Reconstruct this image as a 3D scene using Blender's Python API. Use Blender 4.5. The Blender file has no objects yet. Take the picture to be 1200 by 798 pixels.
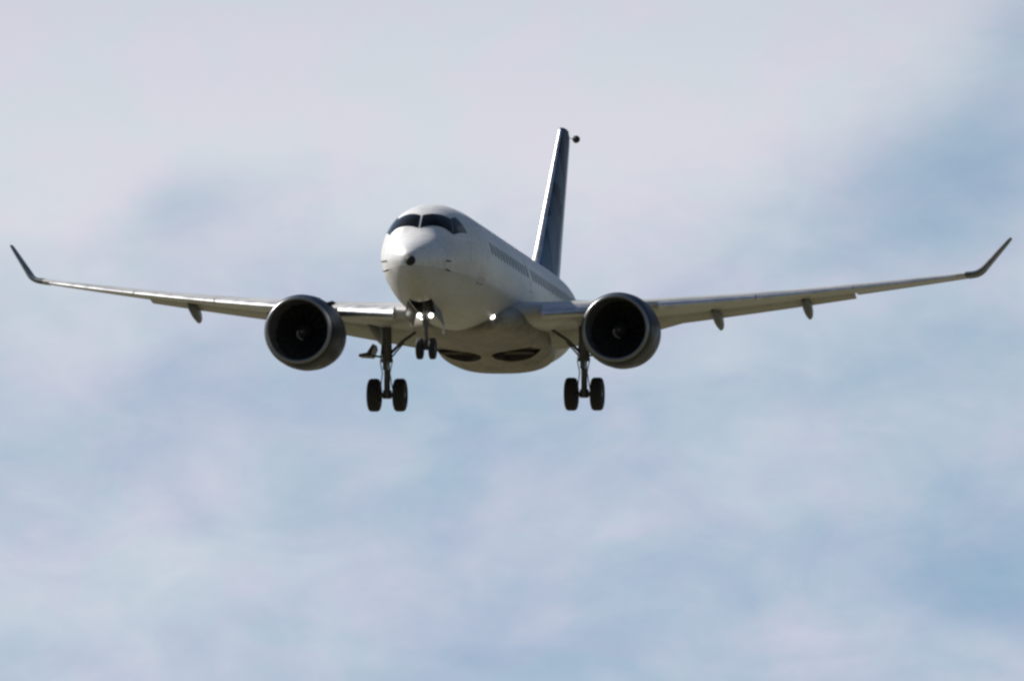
import bpy, bmesh, math, random
import numpy as np
from mathutils import Matrix, Vector, Euler
R = math.radians
random.seed(7)

# ------------------------------------------------------------------ camera, world, sun
SC = bpy.context.scene
C = SC.collection
EL = R(6.0)                                   # the camera looks up by this much
SUN_EL, SUN_AZ = R(40), R(-34)                # sun to the left and a little behind the aircraft
cam_d = bpy.data.cameras.new('camera')
cam = bpy.data.objects.new('camera', cam_d); C.objects.link(cam)
cam.location = (0, 0, 1.7); cam.rotation_euler = (R(90) + EL, 0, 0)
cam_d.sensor_width = 36; cam_d.lens = 36 * 34.8787 * 300 / 1200
cam_d.clip_start = 1; cam_d.clip_end = 60000
SC.camera = cam
SC.view_settings.view_transform = 'Standard'; SC.view_settings.look = 'None'
SC.view_settings.exposure = .5; SC.view_settings.gamma = 1; SC.view_settings.use_curve_mapping = False
SC.cycles.filter_width = 2.6

sun_dir = Vector((-math.cos(SUN_EL) * math.cos(SUN_AZ), -math.cos(SUN_EL) * math.sin(SUN_AZ), math.sin(SUN_EL)))
sd = bpy.data.lights.new('sun', 'SUN'); sd.energy = 5.0; sd.angle = R(0.5); sd.color = (1, .95, .87)
so = bpy.data.objects.new('sun', sd); C.objects.link(so)
so.rotation_euler = sun_dir.to_track_quat('Z', 'Y').to_euler(); so.location = (-40, 250, 120)


class NG:                                     # short node-graph helper
    def __init__(s, tree): s.t = tree
    def n(s, kind, **kw):
        nd = s.t.nodes.new(kind)
        for k, v in kw.items(): setattr(nd, k, v)
        return nd
    def put(s, sock, v):
        if isinstance(v, bpy.types.NodeSocket): s.t.links.new(v, sock)
        else: sock.default_value = v
    def m(s, op, a, b=0.0, c=None, clamp=False):
        nd = s.n('ShaderNodeMath', operation=op, use_clamp=clamp)
        s.put(nd.inputs[0], a); s.put(nd.inputs[1], b)
        if c is not None: s.put(nd.inputs[2], c)
        return nd.outputs[0]
    def mix(s, f, a, b):
        nd = s.n('ShaderNodeMix', data_type='RGBA')
        s.put(nd.inputs[0], f); s.put(nd.inputs[6], a); s.put(nd.inputs[7], b)
        return nd.outputs[2]
    def noise(s, vec, scale, detail=3, rough=.5, dist=0):
        nd = s.n('ShaderNodeTexNoise')
        s.put(nd.inputs['Vector'], vec); s.put(nd.inputs['Scale'], scale)
        s.put(nd.inputs['Detail'], detail); s.put(nd.inputs['Roughness'], rough); s.put(nd.inputs['Distortion'], dist)
        return nd.outputs[0]
    def ramp(s, f, a, b, lo=0., hi=1.):
        nd = s.n('ShaderNodeMapRange', interpolation_type='SMOOTHSTEP')
        s.put(nd.inputs[0], f); s.put(nd.inputs[1], a); s.put(nd.inputs[2], b); s.put(nd.inputs[3], lo); s.put(nd.inputs[4], hi)
        return nd.outputs[0]
    def mapping(s, vec, loc=(0, 0, 0), rot=(0, 0, 0), scale=(1, 1, 1)):
        nd = s.n('ShaderNodeMapping'); s.put(nd.inputs[0], vec)
        nd.inputs[1].default_value = loc; nd.inputs[2].default_value = rot; nd.inputs[3].default_value = scale
        return nd.outputs[0]


world = bpy.data.worlds.new('World'); SC.world = world; world.use_nodes = True
g = NG(world.node_tree); world.node_tree.nodes.clear()
sky = g.n('ShaderNodeTexSky', sky_type='NISHITA', sun_disc=False)
sky.sun_elevation = SUN_EL; sky.sun_rotation = R(270) - SUN_AZ; sky.air_density = 1.0; sky.dust_density = .6; sky.ozone_density = 1.5
tc = g.n('ShaderNodeTexCoord').outputs['Generated']
sep = g.n('ShaderNodeSeparateXYZ'); g.put(sep.inputs[0], tc)
dx, dy, dz = sep.outputs


def lobe(az, el, sa, se, tilt=0):             # a soft patch of the cloud sheet round one compass direction (radians)
    u = g.m('SUBTRACT', dx, math.sin(az)); w = g.m('SUBTRACT', dz, math.sin(el))
    ct, st = math.cos(tilt), math.sin(tilt)
    a = g.m('ADD', g.m('MULTIPLY', u, ct / sa), g.m('MULTIPLY', w, st / sa))
    b = g.m('ADD', g.m('MULTIPLY', u, -st / se), g.m('MULTIPLY', w, ct / se))
    e = g.m('EXPONENT', g.m('MULTIPLY', g.m('ADD', g.m('MULTIPLY', a, a), g.m('MULTIPLY', b, b)), -1))
    return g.m('MULTIPLY', e, g.m('GREATER_THAN', dy, 0))


streak = g.mapping(tc, rot=(0, R(20), 0), scale=(1, 1, 2.1))
n1 = g.noise(streak, 26, 4, .5, .6)
n2 = g.noise(g.mapping(tc, loc=(3.1, 1.7, .4), rot=(0, R(28), 0), scale=(1, 1, 1.8)), 60, 5, .55, .5)
n3 = g.noise(g.mapping(tc, loc=(.3, 5.7, 2.4), rot=(0, R(-12), 0), scale=(1, 1, 1.6)), 150, 3, .5, .3)
cover = g.m('ADD', g.ramp(dz, math.sin(R(5.5)), math.sin(R(7.7)), .40, .98),
            g.m('ADD', g.m('MULTIPLY', g.m('SUBTRACT', n1, .5), .5),
                g.m('ADD', g.m('MULTIPLY', g.m('SUBTRACT', n2, .5), .45), g.m('MULTIPLY', g.m('SUBTRACT', n3, .5), .16))))
PATCHES = [  # (azimuth, elevation, width, height in milliradians, tilt, strength): thin places (-) and thick places (+) of the sheet
    (52, 125, 15, 9, .25, -.64), (36, 122, 9, 7, .5, -.10), (58, 139, 9, 7, .6, -.42), (40, 115, 14, 4, .2, -.22),
    (54, 79, 13, 7, .3, -.26), (-22, 87, 5, 5, .4, -.12), (-38, 121, 8, 5, .4, -.20), (50, 104, 9, 5, .2, -.10), (-52, 98, 9, 6, .2, .06),
    (33, 94, 8, 5, .3, .06), (16, 86, 14, 4, .2, .13), (-40, 78, 9, 5, .5, .10), (-52, 72, 8, 5, .1, .05), (-36, 88, 8, 4, .3, .08),
    (-28, 137, 30, 12, .1, .25), (10, 133, 18, 9, .2, .2), (-50, 105, 10, 6, .1, .10), (2, 79, 9, 4, .2, .08)]
for az, el, sa, se, ti, k in PATCHES:
    cover = g.m('ADD', cover, g.m('MULTIPLY', lobe(az / 1000, el / 1000, sa / 1000, se / 1000, ti), k))
thick = g.ramp(cover, -.12, 1.08)
cloud = g.mix(thick, (3.5, 5.6, 8.2, 1), (11.4, 11.15, 12.1, 1))
hue = g.ramp(g.noise(g.mapping(tc, loc=(7.7, 2.2, 1.1), rot=(0, R(35), 0), scale=(1, 1, 1.5)), 75, 4, .55, .6), .36, .64)
tint = g.n('ShaderNodeMix', data_type='RGBA', blend_type='MULTIPLY'); tint.inputs[0].default_value = 1     # cloud hue drifts at random to lilac or to pale cyan
g.put(tint.inputs[6], cloud); g.put(tint.inputs[7], g.mix(hue, (.965, 1.008, .99, 1), (1.022, .987, 1.004, 1)))
cloud = tint.outputs[2]
# one broad bank of thin cloud ahead, broken wisps over the rest of the sky
bank = g.ramp(g.m('SUBTRACT', dy, g.m('MULTIPLY', dz, .25)), .90, .985, 0, .94)
wisps = g.ramp(g.noise(g.mapping(tc, scale=(1, 1, 2.5)), 3.2, 6, .6, .5), .5, .75, 0, .3)
fac = g.m('MAXIMUM', bank, wisps)
col = g.mix(fac, sky.outputs[0], cloud)
bg = g.n('ShaderNodeBackground'); g.put(bg.inputs[0], col); bg.inputs[1].default_value = 0.05
out = g.n('ShaderNodeOutputWorld'); g.put(out.inputs[0], bg.outputs[0])


# ------------------------------------------------------------------ materials
def material(name, base, rough=.5, metal=0., coat=0., build=None, spec=.5):
    mt = bpy.data.materials.new(name); mt.use_nodes = True
    b = mt.node_tree.nodes['Principled BSDF']
    b.inputs['Base Color'].default_value = (*base, 1); b.inputs['Roughness'].default_value = rough
    b.inputs['Metallic'].default_value = metal; b.inputs['Coat Weight'].default_value = coat
    b.inputs['Coat Roughness'].default_value = .08; b.inputs['Specular IOR Level'].default_value = spec
    q = NG(mt.node_tree)
    if build: build(q, b)
    return mt


def worn(dark, light, scale, sc=(1, 1, 1), rlo=.3, rhi=.5):
    def f(q, b):
        o = q.n('ShaderNodeTexCoord').outputs['Object']
        n = q.noise(q.mapping(o, scale=sc), scale, 6, .6, .4)
        g2 = q.noise(o, scale * 4.3, 4, .6)
        q.put(b.inputs['Base Color'], q.mix(q.ramp(q.m('ADD', q.m('MULTIPLY', n, .7), q.m('MULTIPLY', g2, .3)), .35, .65), (*dark, 1), (*light, 1)))
        q.put(b.inputs['Roughness'], q.ramp(n, .3, .7, rlo, rhi))
    return f


def fuselage_paint(q, b):
    o = q.n('ShaderNodeTexCoord').outputs['Object']
    n = q.noise(q.mapping(o, scale=(1, .25, 1)), .9, 6, .6, .4)
    n4 = q.noise(o, 5.0, 4, .6)
    c = q.mix(q.ramp(n, .35, .68), (.52, .53, .55, 1), (.64, .64, .65, 1))
    # skin joints: hoops every 1.9 m and faint lengthwise laps
    s = q.n('ShaderNodeSeparateXYZ'); q.put(s.inputs[0], o)
    hoop = q.m('LESS_THAN', q.m('ABSOLUTE', q.m('SUBTRACT', q.m('FRACT', q.m('MULTIPLY', s.outputs[1], 1 / 1.9)), .5)), .008)
    c = q.mix(q.m('MULTIPLY', hoop, .55), c, (.2, .2, .21, 1))
    lap = q.m('LESS_THAN', q.m('ABSOLUTE', q.m('SUBTRACT', q.m('FRACT', q.m('MULTIPLY', s.outputs[2], 1 / 1.05)), .4)), .012)
    c = q.mix(q.m('MULTIPLY', lap, .3), c, (.25, .25, .26, 1))
    c = q.mix(q.m('MULTIPLY', q.ramp(n4, .48, .70), .34), c, (.36, .33, .28, 1))
    lower = q.ramp(q.m('ADD', s.outputs[2], q.m('MULTIPLY', s.outputs[1], .006)), -.76, -.70, 1, 0)     # greyer below a line along the chin
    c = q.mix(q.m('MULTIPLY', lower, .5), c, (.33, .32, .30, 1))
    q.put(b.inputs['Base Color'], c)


def fin_paint(q, b):                           # mosaic of navy and blue facets, lighter towards the root and the rudder edge
    o = q.n('ShaderNodeTexCoord').outputs['Object']
    v = q.n('ShaderNodeTexVoronoi', feature='F1'); q.put(v.inputs['Vector'], q.mapping(o, scale=(.01, .9, .55))); v.inputs['Scale'].default_value = 1.3
    cs = q.n('ShaderNodeSeparateColor'); q.put(cs.inputs[0], v.outputs['Color'])
    s = q.n('ShaderNodeSeparateXYZ'); q.put(s.inputs[0], o)
    low = q.ramp(s.outputs[2], .6, -3.4)
    t = q.m('ADD', q.m('MULTIPLY', q.ramp(cs.outputs[0], .45, .95), .35), q.m('MULTIPLY', low, .4), clamp=True)
    q.put(b.inputs['Base Color'], q.mix(t, (.010, .016, .042, 1), (.12, .21, .38, 1)))


M = dict(
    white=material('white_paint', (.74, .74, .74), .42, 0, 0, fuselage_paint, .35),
    belly=material('belly_grey', (.3, .29, .27), .5, 0, 0, worn((.11, .095, .075), (.34, .315, .275), .9, (1, .5, 1), .4, .6), .3),
    wing=material('wing_grey', (.42, .42, .42), .4, 0, .1, worn((.34, .34, .33), (.46, .46, .45), .8, (.4, 1, 1), .35, .5)),
    slat=material('slat_metal', (.62, .62, .62), .42, .8, 0, worn((.50, .50, .51), (.66, .66, .67), 1.6, (1, 1, 1), .36, .48), .4),
    flap=material('flap_grey', (.4, .4, .4), .45, 0, 0, worn((.30, .30, .28), (.44, .43, .41), 1.3, (1, .5, 1))),
    navy=material('navy_paint', (.02, .03, .06), .5, 0, 0, worn((.007, .010, .02), (.016, .022, .042), 1.0), .08),
    tip=material('winglet_grey', (.10, .11, .125), .45, 0, 0, worn((.075, .085, .10), (.12, .13, .145), 1.2), .3),
    fin=material('fin_mosaic', (.02, .03, .08), .55, 0, 0, fin_paint, .15),
    rudder=material('rudder_blue', (.2, .28, .4), .55, 0, 0, worn((.16, .25, .38), (.30, .38, .48), .7), .15),
    lip=material('inlet_lip_metal', (.21, .22, .235), .38, .9, 0),
    liner=material('inlet_liner', (.09, .09, .095), .45, 0, 0, worn((.06, .06, .065), (.12, .12, .125), 3)),
    blade=material('fan_blade_metal', (.13, .13, .14), .35, .8, 0),
    black=material('black_rubber', (.012, .012, .013), .8, 0, 0),
    gear=material('gear_steel', (.07, .07, .075), .45, .3, 0, worn((.05, .05, .055), (.10, .10, .10), 4)),
    dark=material('bay_interior', (.035, .03, .025), .8, 0, 0, worn((.012, .011, .010), (.04, .032, .026), 2.5)),
    glass=material('cockpit_glass', (.004, .005, .007), .1, 0, 0, None, .2),
    window=material('window_glass', (.006, .007, .009), .4, 0, 0, None, .1),
    hot=material('nozzle_metal', (.2, .18, .16), .4, .9, 0),
    mark=material('spinner_white', (.6, .6, .6), .4, 0, 0),
    pipe=material('pipe_grey', (.10, .085, .07), .5, 0, 0),
)
lamp = material('lamp_lens', (.9, .9, .9), .2)
lb = lamp.node_tree.nodes['Principled BSDF']
lb.inputs['Emission Color'].default_value = (1, .96, .88, 1); lb.inputs['Emission Strength'].default_value = 5
M['lamp'] = lamp


# ------------------------------------------------------------------ mesh helper
ORG = {}


class MB:
    def __init__(s): s.v = []; s.f = []; s.mi = []
    def add(s, verts, faces, mi=0):
        o = len(s.v); s.v += [tuple(map(float, p)) for p in verts]
        s.f += [[i + o for i in f] for f in faces]; s.mi += [mi] * len(faces)
        return s
    def loft(s, rings, mi=0, caps=True, closed=True):
        n = len(rings[0]); vs = [p for r in rings for p in r]; fs = []
        for k in range(len(rings) - 1):
            for i in range(n if closed else n - 1):
                a, b = k * n + i, k * n + (i + 1) % n
                fs.append([a, b, b + n, a + n])
        if caps and closed:
            fs.append(list(range(n))[::-1]); fs.append([(len(rings) - 1) * n + i for i in range(n)])
        return s.add(vs, fs, mi)
    def tube(s, pts, rad, n=14, mi=0):
        pts = [Vector(p) for p in pts]; rad = rad if isinstance(rad, (list, tuple)) else [rad] * len(pts)
        rings = []
        for k, p in enumerate(pts):
            t = (pts[min(k + 1, len(pts) - 1)] - pts[max(k - 1, 0)]).normalized()
            up = Vector((0, 1, 0)) if abs(t.y) < .9 else Vector((1, 0, 0))
            a = t.cross(up).normalized(); b = t.cross(a)
            rings.append([p + (a * math.cos(2 * math.pi * i / n) + b * math.sin(2 * math.pi * i / n)) * rad[k] for i in range(n)])
        return s.loft(rings, mi)
    def rev(s, c, axis, prof, n=48, mi=0, caps=False):        # prof: (along axis, radius)
        c = Vector(c); axis = Vector(axis).normalized()
        up = Vector((0, 0, 1)) if abs(axis.z) < .9 else Vector((1, 0, 0))
        a = axis.cross(up).normalized(); b = axis.cross(a)
        return s.loft([[c + axis * t + (a * math.cos(2 * math.pi * i / n) + b * math.sin(2 * math.pi * i / n)) * r for i in range(n)] for t, r in prof], mi, caps)
    def box(s, c, d, rot=None, mi=0):
        q = Euler(rot).to_matrix() if rot else Matrix.Identity(3)
        vs = [Vector(c) + q @ Vector((sx * d[0] / 2, sy * d[1] / 2, sz * d[2] / 2)) for sx in (-1, 1) for sy in (-1, 1) for sz in (-1, 1)]
        return s.add(vs, [[0, 1, 3, 2], [4, 6, 7, 5], [0, 4, 5, 1], [2, 3, 7, 6], [0, 2, 6, 4], [1, 5, 7, 3]], mi)
    def slab(s, top, bot, mi=0):                                # closed patch from two matching grids [row][col]
        R_, C_ = len(top), len(top[0]); vs = [p for r in top for p in r] + [p for r in bot for p in r]; o = R_ * C_; fs = []
        for i in range(R_ - 1):
            for j in range(C_ - 1):
                a = i * C_ + j
                fs += [[a, a + 1, a + C_ + 1, a + C_], [o + a, o + a + C_, o + a + C_ + 1, o + a + 1]]
        edge = [j for j in range(C_)] + [i * C_ + C_ - 1 for i in range(1, R_)] + [(R_ - 1) * C_ + j for j in range(C_ - 2, -1, -1)] + [i * C_ for i in range(R_ - 2, 0, -1)]
        for k in range(len(edge)):
            a, b = edge[k], edge[(k + 1) % len(edge)]; fs.append([a, o + a, o + b, b])
        return s.add(vs, fs, mi)
    def build(s, name, mats, parent=None, sharp=35, bevel=0):
        mats = mats if isinstance(mats, list) else [mats]
        po = ORG.get(parent.name, Vector((0, 0, 0))) if parent else Vector((0, 0, 0))
        A = np.array(s.v); org = Vector(((A.min(0) + A.max(0)) / 2).tolist())
        me = bpy.data.meshes.new(name)
        me.from_pydata([Vector(p) - org for p in s.v], [], s.f)
        for m_ in mats: me.materials.append(m_)
        me.polygons.foreach_set('material_index', s.mi)
        bm = bmesh.new(); bm.from_mesh(me)
        bmesh.ops.remove_doubles(bm, verts=bm.verts, dist=1e-5)
        bmesh.ops.recalc_face_normals(bm, faces=bm.faces)
        if bevel: bmesh.ops.bevel(bm, geom=[e for e in bm.edges if e.is_manifold and e.calc_face_angle(0) > .6], offset=bevel, segments=2, affect='EDGES')
        bm.to_mesh(me); bm.free()
        me.polygons.foreach_set('use_smooth', [True] * len(me.polygons)); me.set_sharp_from_angle(angle=R(sharp))
        o = bpy.data.objects.new(name, me); C.objects.link(o)
        o.location = org - po; o.parent = parent; ORG[o.name] = org
        return o


def tag(o, label=None, cat=None, group=None, kind=None):
    for k, v in (('label', label), ('category', cat), ('group', group), ('kind', kind)):
        if v: o[k] = v
    return o


def pchip(xs, ys):
    xs = np.array(xs, float); ys = np.array(ys, float); h = np.diff(xs); d = np.diff(ys) / h
    m = np.zeros_like(xs); m[0] = d[0]; m[-1] = d[-1]
    for i in range(1, len(xs) - 1):
        if d[i - 1] * d[i] > 0:
            w1, w2 = 2 * h[i] + h[i - 1], h[i] + 2 * h[i - 1]; m[i] = (w1 + w2) / (w1 / d[i - 1] + w2 / d[i])
    def f(x):
        x = min(max(x, xs[0]), xs[-1]); i = min(max(int(np.searchsorted(xs, x)) - 1, 0), len(h) - 1)
        t = (x - xs[i]) / h[i]
        return float((2 * t**3 - 3 * t**2 + 1) * ys[i] + (t**3 - 2 * t**2 + t) * h[i] * m[i] + (3 * t**2 - 2 * t**3) * ys[i + 1] + (t**3 - t**2) * h[i] * m[i + 1])
    return f


# ------------------------------------------------------------------ ground (seen only as light bounced up onto the belly)
def grass(q, b):
    o = q.n('ShaderNodeTexCoord').outputs['Object']
    n = q.noise(o, .02, 8, .65, .3); n2 = q.noise(o, 1.7, 4, .6)
    c = q.mix(q.ramp(n, .35, .65), (.102, .092, .054, 1), (.142, .125, .075, 1))
    q.put(b.inputs['Base Color'], q.mix(q.m('MULTIPLY', n2, .35), c, (.07, .075, .03, 1)))
M['grass'] = material('dry_grass', (.12, .11, .05), .95, 0, 0, grass)
gm = MB(); N = 96
rings = [[(r * math.cos(2 * math.pi * i / N), r * math.sin(2 * math.pi * i / N), 0) for i in range(N)] for r in (1, 40, 300, 2000, 10000, 28000)]
gm.loft(rings, caps=False); gm.add(rings[0], [list(range(N))])
tag(gm.build('ground', M['grass']), kind='structure')

# ------------------------------------------------------------------ the airliner: x to its port side, y aft from the nose tip, z up from the fuselage axis
YAW, PITCH, ROLL = -0.14694817, -0.0890807, 0.0070
CEN = Vector((0, 15, 0)); D = 300.0
TX, TZ = -36.9 / 34.8787, 59.267 / 34.8787
rot = Matrix.Rotation(EL, 3, 'X') @ Matrix.Rotation(PITCH, 3, 'X') @ Matrix.Rotation(YAW, 3, 'Z') @ Matrix.Rotation(ROLL, 3, 'Y')
vw = Matrix.Rotation(EL, 3, 'X')
BASE = Vector((0, 15, -3.85))
root = bpy.data.objects.new('airliner', None); C.objects.link(root)
root.empty_display_size = 2
root.location = Vector((0, 0, 1.7)) + vw @ Vector((TX, D, TZ)) + rot @ (BASE - CEN)
root.rotation_euler = rot.to_euler()
ORG['airliner'] = BASE
tag(root, 'white twin engine jet airliner with navy tail fin and engines coming in with wheels down', 'airliner')

# ---- fuselage
FY = [0, .06, .2, .5, 1.0, 1.6, 2.3, 2.9, 3.6, 4.6, 6, 24, 26.5, 29, 31.5, 33.6, 34.7, 35.0]
f_hw = pchip(FY, [.02, .20, .38, .62, .86, 1.06, 1.25, 1.39, 1.53, 1.66, 1.75, 1.75, 1.68, 1.42, .98, .52, .25, .14])
f_top = pchip(FY, [-.44, -.24, -.08, .13, .37, .64, 1.22, 1.50, 1.69, 1.81, 1.85, 1.85, 1.85, 1.80, 1.68, 1.48, 1.30, 1.20])
f_bot = pchip(FY, [-.48, -.68, -.86, -1.08, -1.31, -1.49, -1.63, -1.71, -1.77, -1.83, -1.85, -1.85, -1.66, -1.10, -.28, .38, .76, .92])
f_zc = pchip(FY, [-.46, -.46, -.44, -.40, -.34, -.27, -.18, -.12, -.06, -.02, 0, 0, .05, .25, .62, .92, 1.03, 1.06])


def fs(y, th, off=0.0):
    """point on the fuselage skin, th measured from the top towards port"""
    zc, hw = f_zc(y), f_hw(y); c, s = math.cos(th), math.sin(th)
    r = (f_top(y) - zc) if c > 0 else (zc - f_bot(y))
    if c < 0: hw *= 1 - .17 * -c * max(0, min(1, (7 - y) / 4))      # slightly keeled under the nose
    p = Vector((hw * s, y, zc + r * c))
    if off:
        e = 1e-3
        t1 = fs(y, th + e) - fs(y, th - e); t2 = fs(y + e * 3, th) - fs(y - e * 3, th)
        nrm = t1.cross(t2); nrm.normalize()
        if nrm.x * s + nrm.z * c < 0: nrm.negate()
        p = p + nrm * off
    return p


def th_at(y, z):
    zc = f_zc(y); r = (f_top(y) - zc) if z > zc else (zc - f_bot(y))
    return math.acos(max(-1, min(1, (z - zc) / r)))


NT = 96
ys = sorted(set([0, .01, .03, .06, .1, .15, .2, .27, .35, .42] + [round(.5 + .1 * i, 3) for i in range(42)] + [4.7 + .5 * i for i in range(60)] + [34.4, 34.7, 34.9, 35.0]))
ys = [y for y in ys if y <= 35]
fb = MB(); fb.loft([[fs(y, 2 * math.pi * i / NT) for i in range(NT)] for y in ys])
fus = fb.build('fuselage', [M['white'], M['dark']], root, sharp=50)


def carve(obj, cutters):
    for mb in cutters:
        c = mb.build('cutter', [M['dark']], root)
        md = obj.modifiers.new('cut', 'BOOLEAN'); md.operation = 'DIFFERENCE'; md.object = c; md.solver = 'EXACT'; md.material_mode = 'TRANSFER'
        dg = bpy.context.evaluated_depsgraph_get()
        me = bpy.data.meshes.new_from_object(obj.evaluated_get(dg), preserve_all_data_layers=True, depsgraph=dg)
        obj.modifiers.clear(); obj.data = me
        bpy.data.objects.remove(c)
    obj.data.set_sharp_from_angle(angle=R(45))


nose_bay = MB().box((0, 3.05, -1.6), (.74, 1.9, 1.2))
carve(fus, [nose_bay])

def patch(name, corners, mat, parent, off=.012, nu=8, nv=8, label=None):
    """thin pane lying on the skin; corners are (y, theta) lower-inner, lower-outer, upper-outer, upper-inner"""
    g1, g2 = [], []
    for i in range(nu + 1):
        r1, r2 = [], []
        for j in range(nv + 1):
            a, b = i / nu, j / nv
            y = (1-a)*(1-b)*corners[0][0] + (1-a)*b*corners[1][0] + a*b*corners[2][0] + a*(1-b)*corners[3][0]
            t = (1-a)*(1-b)*corners[0][1] + (1-a)*b*corners[1][1] + a*b*corners[2][1] + a*(1-b)*corners[3][1]
            r1.append(fs(y, t, off)); r2.append(fs(y, t, -.02))
        g1.append(r1); g2.append(r2)
    o = MB().slab(g1, g2).build(name, mat, parent)
    return o


for s in (1, -1):
    patch('windshield_pane', [(1.76, s*R(1.6)), (2.24, s*R(56)), (2.84, s*R(37)), (2.28, s*R(1.6))], M['glass'], fus, nv=14)
    patch('cockpit_side_window', [(2.27, s*R(57)), (3.38, s*R(62)), (3.32, s*R(39)), (2.87, s*R(37.6))], M['glass'], fus)
# nose cap
nc = MB().rev((0, 0, -.46), (0, 1, 0), [(-.16, .0), (-.155, .04), (-.12, .09), (-.05, .135), (.03, .17)], 24)
nc.build('nose_cap', M['black'], fus)

# cabin windows and doors
for s in (1, -1):
    for k in range(30):
        y = 6.3 + k * .66
        if 12.9 < y < 13.5: continue
        pts1, pts2 = [], []
        cc = fs(y, s * th_at(y, .52), .008)
        for i in range(16):
            a = 2 * math.pi * i / 16
            du = .14 * math.copysign(abs(math.cos(a)) ** .7, math.cos(a)); dv = .205 * math.copysign(abs(math.sin(a)) ** .7, math.sin(a))
            t = s * th_at(y + du, .52 + dv)
            pts1.append(fs(y + du, t, .006)); pts2.append(fs(y + du, t, -.02))
        MB().loft([pts2, pts1]).build('cabin_window', M['window'], fus)
    for y0, w, z0, z1 in ((4.55, .85, -.75, 1.15), (26.1, .78, -.75, 1.1), (14.6, .55, -.1, 1.0)):
        # a door is a slightly proud panel inside a dark gap
        def ring(dy, dz, off):
            r = []
            for (ay, az) in ((0, 0), (.33, 0), (.66, 0), (1, 0), (1, .25), (1, .5), (1, .75), (1, 1), (.66, 1), (.33, 1), (0, 1), (0, .75), (0, .5), (0, .25)):
                yy = y0 - dy + ay * (w + 2 * dy); zz = z0 - dz + az * (z1 - z0 + 2 * dz)
                r.append(fs(yy, s * th_at(yy, zz), off))
            return r
        d = MB(); d.loft([ring(.02, .02, -.02), ring(.02, .02, .004)], mi=1)
        d.build('cabin_door', [M['white'], M['window']], fus)
        ins = MB(); gr1, gr2 = [], []
        for i in range(9):
            a1, a2 = [], []
            for j in range(5):
                yy = y0 + j / 4 * w; zz = z0 + i / 8 * (z1 - z0)
                a1.append(fs(yy, s * th_at(yy, zz), .008)); a2.append(fs(yy, s * th_at(yy, zz), -.01))
            gr1.append(a1); gr2.append(a2)
        ins.slab(gr1, gr2).build('door_panel', M['white'], fus)

# blade antennas, top beacon, air-data probes
def blade(y, top, h, ch):
    b = MB(); z = f_top(y) if top else f_bot(y); sg = 1 if top else -1
    for_r = []
    for k, (hh, c_, sh) in enumerate(((-.05, 1, 0), (h, .55, .35))):
        zz = z + sg * hh
        for_r.append([(x * ch * .09, y + (sh + t * c_ - .5) * ch, zz) for x, t in ((0, 0), (.8, .2), (1, .5), (.5, .8), (0, 1), (-.5, .8), (-1, .5), (-.8, .2))])
    b.loft(for_r).build('antenna', M['white'], fus)
for y, top, h, ch in ((21.5, 1, .3, .4), (7.0, 0, .34, .42)): blade(y, top, h, ch)
for s in (1, -1):
    for y, z in ((1.35, -.35), (1.5, -.62)):
        p = fs(y, s * th_at(y, z)); q_ = fs(y, s * th_at(y, z), .16)
        MB().tube([p, q_, q_ + Vector((0, -.2, 0))], [.03, .022, .012], 8).build('air_data_probe', M['gear'], fus)

# ---- belly fairing with the open wheel wells
BY = [9.3, 9.8, 10.6, 12, 14, 15.4, 17.6, 18.6, 19.8, 21.2, 22.6, 23.6]
b_hw = pchip(BY, [.5, 1.05, 1.55, 1.92, 2.02, 2.02, 2.02, 2.02, 1.92, 1.6, 1.05, .4])
b_bot = pchip(BY, [-1.80, -1.88, -1.93, -1.97, -2.00, -2.02, -2.28, -2.40, -2.41, -2.22, -1.98, -1.78])
b_top = pchip(BY, [-1.6, -1.35, -1.0, -.72, -.62, -.62, -.62, -.66, -.8, -1.05, -1.35, -1.6])
bf = MB(); rings = []
for i in range(73):
    y = 9.3 + 14.3 * i / 72; hw, zb, zt = b_hw(y), b_bot(y), b_top(y); zc = (zb + zt) / 2 + .1; r = []
    for k in range(64):
        a = 2 * math.pi * k / 64; c, s = math.cos(a), math.sin(a)
        px = math.copysign(abs(c) ** .72, c) * hw; pz = math.copysign(abs(s) ** .8, s)
        r.append((px, y, zc + pz * ((zt - zc) if s > 0 else (zc - zb))))
    rings.append(r)
bf.loft(rings)
fairing = bf.build('belly_fairing', [M['belly'], M['dark']], root, sharp=50)
wells = []
for s in (1, -1):
    wells.append(MB().rev((s * 1.05, 16.5, -1.92), (0, 0, 1), [(-1.0, 0.0001), (-1.0, .86), (.08, .86), (.08, 0.0001)], 40))
carve(fairing, wells)
for s in (1, -1):                               # pipe runs in the well roof
    w = MB()
    w.tube([(s*.5, 15.8, -1.98), (s*.9, 16.3, -1.99), (s*1.5, 16.5, -1.98)], .035, 8)
    w.tube([(s*.55, 16.9, -1.99), (s*1.1, 16.95, -1.98), (s*1.55, 16.8, -1.99)], .03, 8)
    w.build('hydraulic_pipe', M['pipe'], fairing)

# ---- wings
def le_y(x): return 10.95 + .528 * x
def te_y(x): return 18.25 + .0 * x if x < 5.6 else 18.25 + (x - 5.6) * .268
def chord(x): return te_y(x) - le_y(x)
def le_z(x):
    u = max(x - 1.75, 0); return -1.02 + .088 * u + .0030 * u * u
def twist(x): return R(2.7 - 3.9 * min(x / 16, 1))
def thick(x): return .145 - .045 * min(x / 10, 1)


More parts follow.
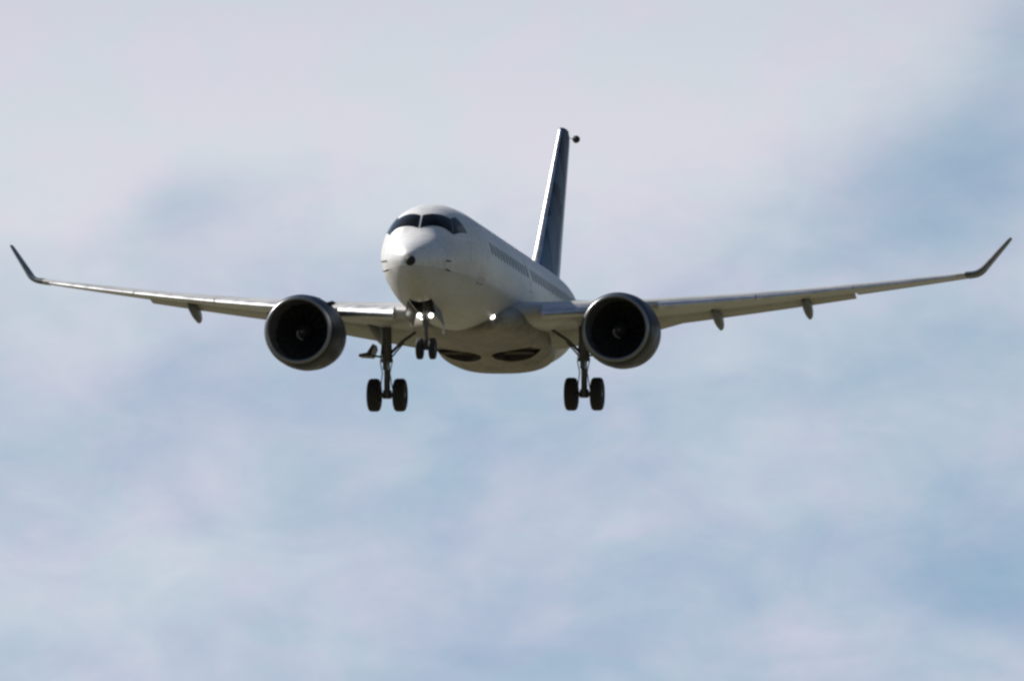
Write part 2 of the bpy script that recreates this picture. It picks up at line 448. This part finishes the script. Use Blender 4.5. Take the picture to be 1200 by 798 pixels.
def airfoil(t, n=18, x0=0., x1=1.):
    xs = [x0 + (x1 - x0) * (1 - math.cos(math.pi * i / n)) / 2 for i in range(n + 1)]
    yt = lambda x: 5 * t * (.2969 * math.sqrt(max(x, 0)) - .126 * x - .3516 * x**2 + .2843 * x**3 - .1036 * x**4)
    cm = lambda x: .016 * (1 - (2 * x - 1) ** 2) + .006 * math.sin(math.pi * x) * x
    up = [(x, cm(x) + yt(x)) for x in xs]; lo = [(x, cm(x) - yt(x) * .95) for x in xs]
    return up, lo


def outline(t, x0=0., x1=1., n=18):
    up, lo = airfoil(t, n, x0, x1)
    return up[::-1] + (lo[1:] if x0 <= 0 else lo)


def place(prof, x, s, ly=None, lz=None, ch=None, tw=None, phi=0.):
    ly = le_y(x) if ly is None else ly; lz = le_z(x) if lz is None else lz
    ch = chord(x) if ch is None else ch; tw = twist(x) if tw is None else tw
    r = []
    for a, b in prof:
        yy = a * math.cos(tw) + b * math.sin(tw); nn = -a * math.sin(tw) + b * math.cos(tw)
        r.append((s * (x - nn * ch * math.sin(phi)), ly + yy * ch, lz + nn * ch * math.cos(phi)))
    return r


def xform(prof, piv, ang, dx_, dz_, sc=1.):
    c, s = math.cos(ang), math.sin(ang)
    return [(piv[0] + dx_ + ((a - piv[0]) * c + (b - piv[1]) * s) * sc, piv[1] + dz_ + (-(a - piv[0]) * s + (b - piv[1]) * c) * sc) for a, b in prof]


def flap_prof(ang, fx, fz, fc=.27):
    up, lo = airfoil(.15, 14)
    p = [(a * fc, b * fc) for a, b in up[::-1] + lo[1:]]
    return [(fx + a * math.cos(ang) + b * math.sin(ang), fz - a * math.sin(ang) + b * math.cos(ang)) for a, b in p]


def slat_prof(t):
    up, lo = airfoil(t, 40)
    up = [p for p in up if p[0] <= .155]; lo = [p for p in lo if p[0] <= .05]
    outer = up[::-1] + lo[1:]
    inner = [(.045 + a * .74, (b - .004) * .62) for a, b in reversed(outer)]
    return outer + inner


XB = 15.9
for s in (1, -1):
    wm = MB(); rings = []
    for x in [0.6, 1.2, 1.75, 2.4, 3.2, 4, 4.8, 5.6, 6.4, 7.4, 8.4, 9.4, 10.4, 11.4, 12.2, 13, 14, 15, XB]:
        rings.append(place(outline(thick(x), 0, .765), x, s))
    wm.loft(rings)
    wing = wm.build('wing', M['wing'], root, sharp=40)
    # flaps down
    for x0, x1 in ((2.05, 5.50), (5.58, 12.15)):
        fm = MB(); n = 9
        fm.loft([place(flap_prof(R(24 if x < 5.6 else 13), .768, .006, .265 if x > 5.6 else .235), x, s) for x in np.linspace(x0, x1, n)])
        fm.build('flap', M['flap'], wing, sharp=40)
    # spoiler / shroud panels on top between box and flap
    for x0, x1 in ((2.1, 5.5), (5.6, 7.7), (7.75, 9.9), (9.95, 12.1)):
        pm = MB()
        pr = lambda x: [(.77, .038), (.86, .024), (.86, .019), (.77, .030)]
        pm.loft([place(pr(x), x, s) for x in np.linspace(x0, x1, 5)])
        pm.build('spoiler', M['wing'], wing)
    # aileron
    am = MB()
    am.loft([place(xform(outline(thick(x), .775, 1., 10), (.775, .02), R(3), 0, 0), x, s) for x in np.linspace(12.22, XB - .03, 7)])
    am.build('aileron', M['wing'], wing)
    # slats out
    for x0, x1 in ((2.5, 4.55), (6.15, 9.2), (9.24, 12.3), (12.34, 15.6)):
        sm = MB()
        sm.loft([place(xform(slat_prof(thick(x)), (0.05, 0), R(-6), -.045, -.022), x, s) for x in np.linspace(x0, x1, 7)])
        sm.build('slat', M['slat'], wing, sharp=40)
    # winglet: bends up over a short blend, then straight, swept and canted
    wl = MB(); rings = []
    px, pz, ly = XB + .012, le_z(XB), le_y(XB)
    ang0 = math.atan(.088 + .006 * (XB - 1.75)); path = []
    seg = [(.12, 0)] * 2 + [(.075, 1)] * 6 + [(.195, 0)] * 7
    ang = ang0; L_ = 0; path.append((px, pz, ang, 0))
    for ds, turn in seg:
        if turn: ang += (R(53) - ang0) / 6
        px += ds * math.cos(ang); pz += ds * math.sin(ang); L_ += ds; path.append((px, pz, ang, L_))
    for k, (x, z, a, l) in enumerate(path):
        f = l / L_; ch0 = chord(XB)
        sweep = .528 * l if l < .5 else .264 + (l - .5) * .72
        ch = ch0 * (1 - .56 * f); 
        if k == len(path) - 1: sweep += .05; ch *= .85
        rings.append(place(outline(.13, 0, 1, 14), x, s, ly + sweep, z, ch, R(0), a))
    wl.loft(rings); wl.build('winglet', M['tip'], wing, sharp=40)
    # flap track fairings (canoes) hang below the trailing edge
    for x in (3.95, 7.6, 10.55):
        fx = MB(); prof = []
        tz = le_z(x) - .70 * chord(x) * math.sin(twist(x)) - .06; L0 = 1.5 if x < 11 else 1.3
        y0 = le_y(x) + .55 * chord(x); rr = []
        for i in range(15):
            f = i / 14; rad = (math.sin(math.pi * min(f * .80 + .03, 1)) ** .55) * (.22 if x > 5 else .23)
            yy = y0 + f * (chord(x) * .50 + .45); zz = tz - .04 - .43 * max(f - .38, 0) ** 1.25 - .06 * f
            rr.append([(s * x + rad * .72 * math.cos(2 * math.pi * k / 16), yy, zz + rad * 1.25 * math.sin(2 * math.pi * k / 16)) for k in range(16)])
        fx.loft(rr); fx.build('flap_track_fairing', M['tip'], wing)
    # landing lamp in the wing-root fairing
    ll = MB()
    ll.rev((s * 1.17, 9.93, -1.36), (s * .35, -1, -.05), [(-.06, .09), (.0, .09), (.03, .07), (.045, .0001)], 20)
    ll.build('landing_light', M['lamp'], fairing)

# ---- engines
for s in (1, -1):
    ex, ey, ez = s * 5.3, 9.7, -1.79
    ax = (0, 1, .02)
    nm = MB()
    nm.rev((ex, ey, ez), ax, [(.10, 1.1178), (.2, 1.1540), (.35, 1.1851), (.7, 1.2265), (1.3, 1.2472), (2.0, 1.2316), (2.7, 1.1695), (3.4, 1.0660), (3.95, 0.9626), (3.95, 0.9108), (3.2, 0.9626)], 72, 0)
    nm.rev((ex, ey, ez), ax, [(.14, 0.9677), (.3, 0.9470), (.7, 0.9522), (1.15, 0.9781), (1.6, 0.9729)], 72, 1)
    nac = nm.build('engine', [M['navy'], M['liner']], root)
    lp = MB()
    lp.rev((ex, ey, ez), ax, [(.102, 1.1188), (.06, 1.1033), (.02, 1.0816), (0, 1.0474), (.015, 1.0143), (.06, 0.9884), (.142, 0.9688)], 72)
    lp.build('inlet_lip', M['lip'], nac, sharp=60)
    # fan: blades, spinner with a white comma mark
    fm = MB()
    for k in range(18):
        a0 = 2 * math.pi * k / 18; gr1, gr2 = [], []
        for i in range(8):
            r = .26 + (.925 - .26) * i / 7; tw = .35 + .55 * i / 7; a = a0 + .10 * math.sin(i / 7 * 3.0)
            w = .17 + .04 * i / 7; r1, r2 = [], []
            for j in range(4):
                q = (j / 3 - .5) * 2 * w
                da = q * math.sin(tw) / r; dyy = q * math.cos(tw)
                p = Vector((ex + r * math.cos(a + da), ey + 1.2 + dyy * .8, ez + r * math.sin(a + da)))
                r1.append(p); r2.append(p + Vector((0, .02, 0)))
            gr1.append(r1); gr2.append(r2)
        fm.slab(gr1, gr2)
    fm.rev((ex, ey, ez), ax, [(1.5, .93), (1.5, .2)], 48)
    fm.build('fan', M['blade'], nac)
    sp = MB()
    sp.rev((ex, ey, ez), ax, [(.72, .0001), (.74, .05), (.82, .12), (.95, .2), (1.1, .26), (1.3, .28)], 32, 0)
    mk1, mk2 = [], []
    for i in range(15):
        f = i / 14; a = 2.2 + 2.6 * f; t = .80 + .26 * f; rr_ = np.interp(t, [.72, .74, .82, .95, 1.1], [0, .05, .12, .2, .26])
        w = .012 + .03 * math.sin(math.pi * f)
        row1, row2 = [], []
        for q in (-1, 1):
            rq = max(rr_ + q * w, .005); tt = np.interp(rq, [0, .05, .12, .2, .26], [.72, .74, .82, .95, 1.1])
            row1.append((ex + rq * math.cos(a), ey + tt - .008, ez + rq * math.sin(a))); row2.append((ex + rq * math.cos(a), ey + tt + .01, ez + rq * math.sin(a)))
        mk1.append(row1); mk2.append(row2)
    sp.slab(mk1, mk2, 1)
    sp.build('spinner', [M['blade'], M['mark']], nac)
    cn = MB()
    cn.rev((ex, ey, ez), ax, [(2.9, .70), (3.5, .72), (4.1, .62), (4.7, .48), (4.7, .44), (4.2, .44)], 48, 0)
    cn.rev((ex, ey, ez), ax, [(4.0, .30), (4.6, .28), (5.2, .12), (5.35, .0001)], 32, 0)
    cn.rev((ex, ey, ez), ax, [(2.9, .88), (2.9, .3)], 48, 0)
    cn.build('exhaust_nozzle', M['hot'], nac)
    # strake and pylon
    st = MB(); st.slab([[(ex - s * .72, ey + .9, ez + .96), (ex - s * .95, ey + 1.25, ez + 1.08)], [(ex - s * .72, ey + 1.9, ez + .94), (ex - s * .95, ey + 1.85, ez + 1.07)]],
                       [[(ex - s * .74, ey + .9, ez + .94), (ex - s * .97, ey + 1.25, ez + 1.06)], [(ex - s * .74, ey + 1.9, ez + .92), (ex - s * .97, ey + 1.85, ez + 1.05)]])
    st.build('strake', M['navy'], nac)
    py = MB(); rr = []
    for yy, zt, zb, w in ((11.9, -.50, -.8, .03), (12.4, -.40, -.8, .15), (13.2, -.36, -.9, .2), (14.0, -.50, -1.0, .21), (15.2, -.75, -1.25, .2), (16.4, -.9, -1.2, .15), (17.4, -1.0, -1.1, .04)):
        rr.append([(ex + w * a, yy, zb + (zt - zb) * b) for a, b in ((-1, 0), (-1, .5), (-.8, .9), (0, 1), (.8, .9), (1, .5), (1, 0), (0, -.1))])
    py.loft(rr); py.build('pylon', M['navy'], nac)

# ---- tail
def surf(stations, t, side=None):
    rings = []
    for (x, ly, lz, ch, vert) in stations:
        up, lo = airfoil(t, 16); up = [(a, (b - c_[1]) / 2) for (a, b), c_ in zip(up, lo)]; lo = [(a, -b) for a, b in up]
        r = []
        for a, b in up[::-1] + lo[1:]:
            r.append((x + b * ch, ly + a * ch, lz) if vert else (x, ly + a * ch, lz + b * ch))
        rings.append(r)
    return rings
def cutc(st, a0, a1):    # keep chord fraction a0..a1 of every ring by clamping
    return st
FINST = [(0, 26.2, 1.5, 7.3, 1), (0, 27.1, 1.88, 6.5, 1), (0, 28.1, 2.5, 5.8, 1), (0, 29.6, 3.9, 4.9, 1), (0, 31.7, 5.8, 3.7, 1), (0, 33.25, 7.2, 2.8, 1), (0, 33.6, 7.5, 2.45, 1), (0, 33.9, 7.6, 2.05, 1)]
def part_surf(stations, t, a0, a1, vert):
    rings = []
    for (x, ly, lz, ch, v) in stations:
        up, lo = airfoil(t, 14, a0, a1); h = [((a, (b - c_[1]) / 2)) for (a, b), c_ in zip(up, lo)]
        pr = h[::-1] + [(a, -b) for a, b in (h[1:] if a0 <= 0 else h)]
        rings.append([(x + b * ch, ly + a * ch, lz) if vert else (x, ly + a * ch, lz + b * ch) for a, b in pr])
    return rings
fin = MB().loft(part_surf(FINST, .105, 0, .70, 1)).build('tail_fin', M['fin'], root, sharp=40)
MB().loft(part_surf(FINST[1:-1], .105, .705, 1, 1)).build('rudder', M['rudder'], fin, sharp=40)
le = MB(); rr = []
for (x, ly, lz, ch, v) in FINST[1:-1]:
    up, lo = airfoil(.105, 30); h = [(a, (b - c_[1]) / 2) for (a, b), c_ in zip(up, lo) if a < .03]
    rr.append([(b * ch * 1.03, ly + (a - .002) * ch, lz) for a, b in h[::-1] + [(a, -b) for a, b in h[1:]]])
le.loft(rr).build('fin_leading_edge', M['slat'], fin)
for s in (1, -1):
    tst = [(s * x, 29.6 + .60 * x, .9 + .05 * x, 3.9 - .40 * x, 0) for x in (.2, .8, 1.5, 3, 4.5, 5.7)] + [(s * 6.0, 33.35, .9 + .05 * 6, 1.25, 0)]
    tp = MB().loft(part_surf(tst, .10, 0, .72, 0)).build('tailplane', M['white'], root, sharp=40)
    MB().loft(part_surf(tst[2:-1], .10, .725, 1, 0)).build('elevator', M['wing'], tp, sharp=40)

# ---- landing gear
def wheel_mb(c, r, w):
    m = MB(); x0 = -w / 2
    prof = [(-.5, .52), (-.52, .62), (-.5, .80), (-.44, .92), (-.32, .985), (-.15, 1), (.15, 1), (.32, .985), (.44, .92), (.5, .80), (.52, .62), (.5, .52)]
    m.rev(c, (1, 0, 0), [(a * w, b * r) for a, b in prof], 40, 0)
    for k in (-.22, -.07, .07, .22): m.rev(c, (1, 0, 0), [((k - .012) * w, 1.003 * r), ((k + .012) * w, 1.003 * r)], 40, 0)
    m.rev(c, (1, 0, 0), [(-.42 * w, .0001), (-.44 * w, .14 * r), (-.36 * w, .2 * r), (-.30 * w, .42 * r), (-.45 * w, .53 * r)], 32, 1)
    m.rev(c, (1, 0, 0), [(.42 * w, .0001), (.44 * w, .14 * r), (.36 * w, .2 * r), (.30 * w, .42 * r), (.45 * w, .53 * r)], 32, 1)
    return m
for s in (1, -1):
    gx, gy, gz = s * 3.36, 16.3, -3.42
    gm_ = MB()
    top = (gx + s * .02, 16.05, -1.15)
    gm_.tube([top, (gx, 16.2, -2.25)], [.19, .17], 18)
    gm_.tube([(gx, 16.2, -2.2), (gx, 16.22, -2.32)], [.205, .205], 18)
    gm_.tube([(gx, 16.21, -2.3), (gx, 16.3, -3.42)], [.105, .105], 16)
    gm_.tube([(gx - .42, gy, gz), (gx + .42, gy, gz)], .085, 14)
    gm_.tube([(gx, gy, gz + .16), (gx, gy, gz - .12)], .15, 14)
    gm_.box((gx, 15.98, -2.45), (.16, .35, .3))
    mg = gm_.build('main_landing_gear', M['gear'], root, bevel=0)
    w0 = wheel_mb((gx + .44, gy, gz), .56, .40).build('wheel', [M['black'], M['gear']], mg)
    w1 = w0.copy(); C.objects.link(w1); w1.parent = mg; w1.location = w0.location + Vector((-.88, 0, 0))
    for q in (-1, 1):                           # brake hoses down the leg
        MB().tube([(gx + q*.16, 16.1, -1.7), (gx + q*.2, 16.05, -2.35), (gx + q*.13, 16.05, -2.7), (gx + q*.2, 16.15, -3.2), (gx + q*.24, 16.25, gz)], .018, 6).build('brake_hose', M['black'], mg)
    # torque links
    MB().tube([(gx, 16.38, -2.3), (gx, 16.72, -2.75), (gx, 16.42, -3.2)], [.06, .045, .06], 10).build('torque_link', M['gear'], mg)
    # side brace running inboard and up
    MB().tube([(gx - s * .05, 16.15, -2.1), (gx - s * .55, 16.1, -1.62), (gx - s * 1.25, 16.05, -1.15)], [.05, .055, .05], 10).build('side_brace', M['gear'], mg)
    MB().tube([(gx - s * .05, 16.2, -2.28), (gx - s * .6, 16.1, -1.66)], [.028, .028], 8).build('lock_link', M['gear'], mg)
    # hinged door panel on the outboard side of the leg
    dm = MB(); q = []
    dm.slab([[(gx + s * .42, 15.75, -1.72), (gx + s * .42, 16.65, -1.72)], [(gx + s * .62, 15.75, -2.02), (gx + s * .62, 16.65, -2.02)], [(gx + s * .90, 15.85, -2.06), (gx + s * .90, 16.5, -2.06)]],
            [[(gx + s * .38, 15.75, -1.86), (gx + s * .38, 16.65, -1.86)], [(gx + s * .50, 15.75, -2.16), (gx + s * .50, 16.65, -2.16)], [(gx + s * .92, 15.85, -2.14), (gx + s * .92, 16.5, -2.14)]])
    dm.tube([(gx, 16.2, -2.15), (gx + s * .5, 16.2, -2.1)], .035, 8)
    dm.build('gear_door', M['gear'], mg)

ng = MB()
ng.tube([(0, 3.25, -1.15), (0, 3.38, -2.3)], [.11, .11], 16)
ng.tube([(0, 3.38, -2.28), (0, 3.45, -2.99)], [.065, .065], 14)
ng.tube([(-.26, 3.45, -2.99), (.26, 3.45, -2.99)], .05, 12)
ng.tube([(0, 3.3, -2.1), (0, 2.75, -1.35)], .045, 10)
ng.tube([(-.27, 3.27, -1.94), (.27, 3.27, -1.94)], .03, 8)
nose = ng.build('nose_landing_gear', M['gear'], root)
w0 = wheel_mb((.21, 3.45, -2.99), .35, .21).build('wheel', [M['black'], M['gear']], nose)
w1 = w0.copy(); C.objects.link(w1); w1.parent = nose; w1.location = w0.location + Vector((-.42, 0, 0))
MB().tube([(0, 3.5, -2.35), (0, 3.72, -2.65), (0, 3.52, -2.98)], [.035, .03, .035], 8).build('torque_link', M['gear'], nose)
for s in (1, -1):
    l_ = MB().rev((s * .19, 3.2, -1.94), (0, -1, -.03), [(-.07, .05), (-.03, .07), (.02, .078), (.035, .06), (.05, .0001)], 20)
    l_.build('taxi_light', M['lamp'], nose)
    dm = MB()
    xs0 = .39
    dm.slab([[(s*xs0, 2.15, f_bot(2.15) + .04), (s*xs0, 3.95, f_bot(3.95) + .03)], [(s*(xs0+.10), 2.2, f_bot(2.15) - .42), (s*(xs0+.10), 3.9, f_bot(3.9) - .42)]],
            [[(s*(xs0+.03), 2.15, f_bot(2.15) + .04), (s*(xs0+.03), 3.95, f_bot(3.95) + .03)], [(s*(xs0+.13), 2.2, f_bot(2.15) - .42), (s*(xs0+.13), 3.9, f_bot(3.9) - .42)]])
    dm.build('gear_door', M['gear'], nose)

# ---- small drogue towed on a thin line behind the fin tip
tip = Vector((0, 35.9, 7.45)); cone_p = Vector((0.05, 37.2, 7.56))
def wpt(p): return root.location + rot @ (Vector(p) - BASE)
te = bpy.data.objects.new('trailing_cone', None); C.objects.link(te)
te.location = wpt(cone_p); te.rotation_euler = rot.to_euler(); ORG['trailing_cone'] = cone_p
tag(te, 'small dark round drogue in the air just behind the tip of the tail fin', 'drogue')
cm_ = MB().rev(cone_p, (0, 1, 0), [(-.22, .012), (-.12, .07), (.0, .12), (.18, .14), (.18, .125), (0, .105)], 24)
cm_.build('cone', M['black'], te)
MB().tube([tip, (0.02, 36.5, 7.47), cone_p + Vector((0, -.2, 0))], .012, 6).build('tow_line', M['black'], te)
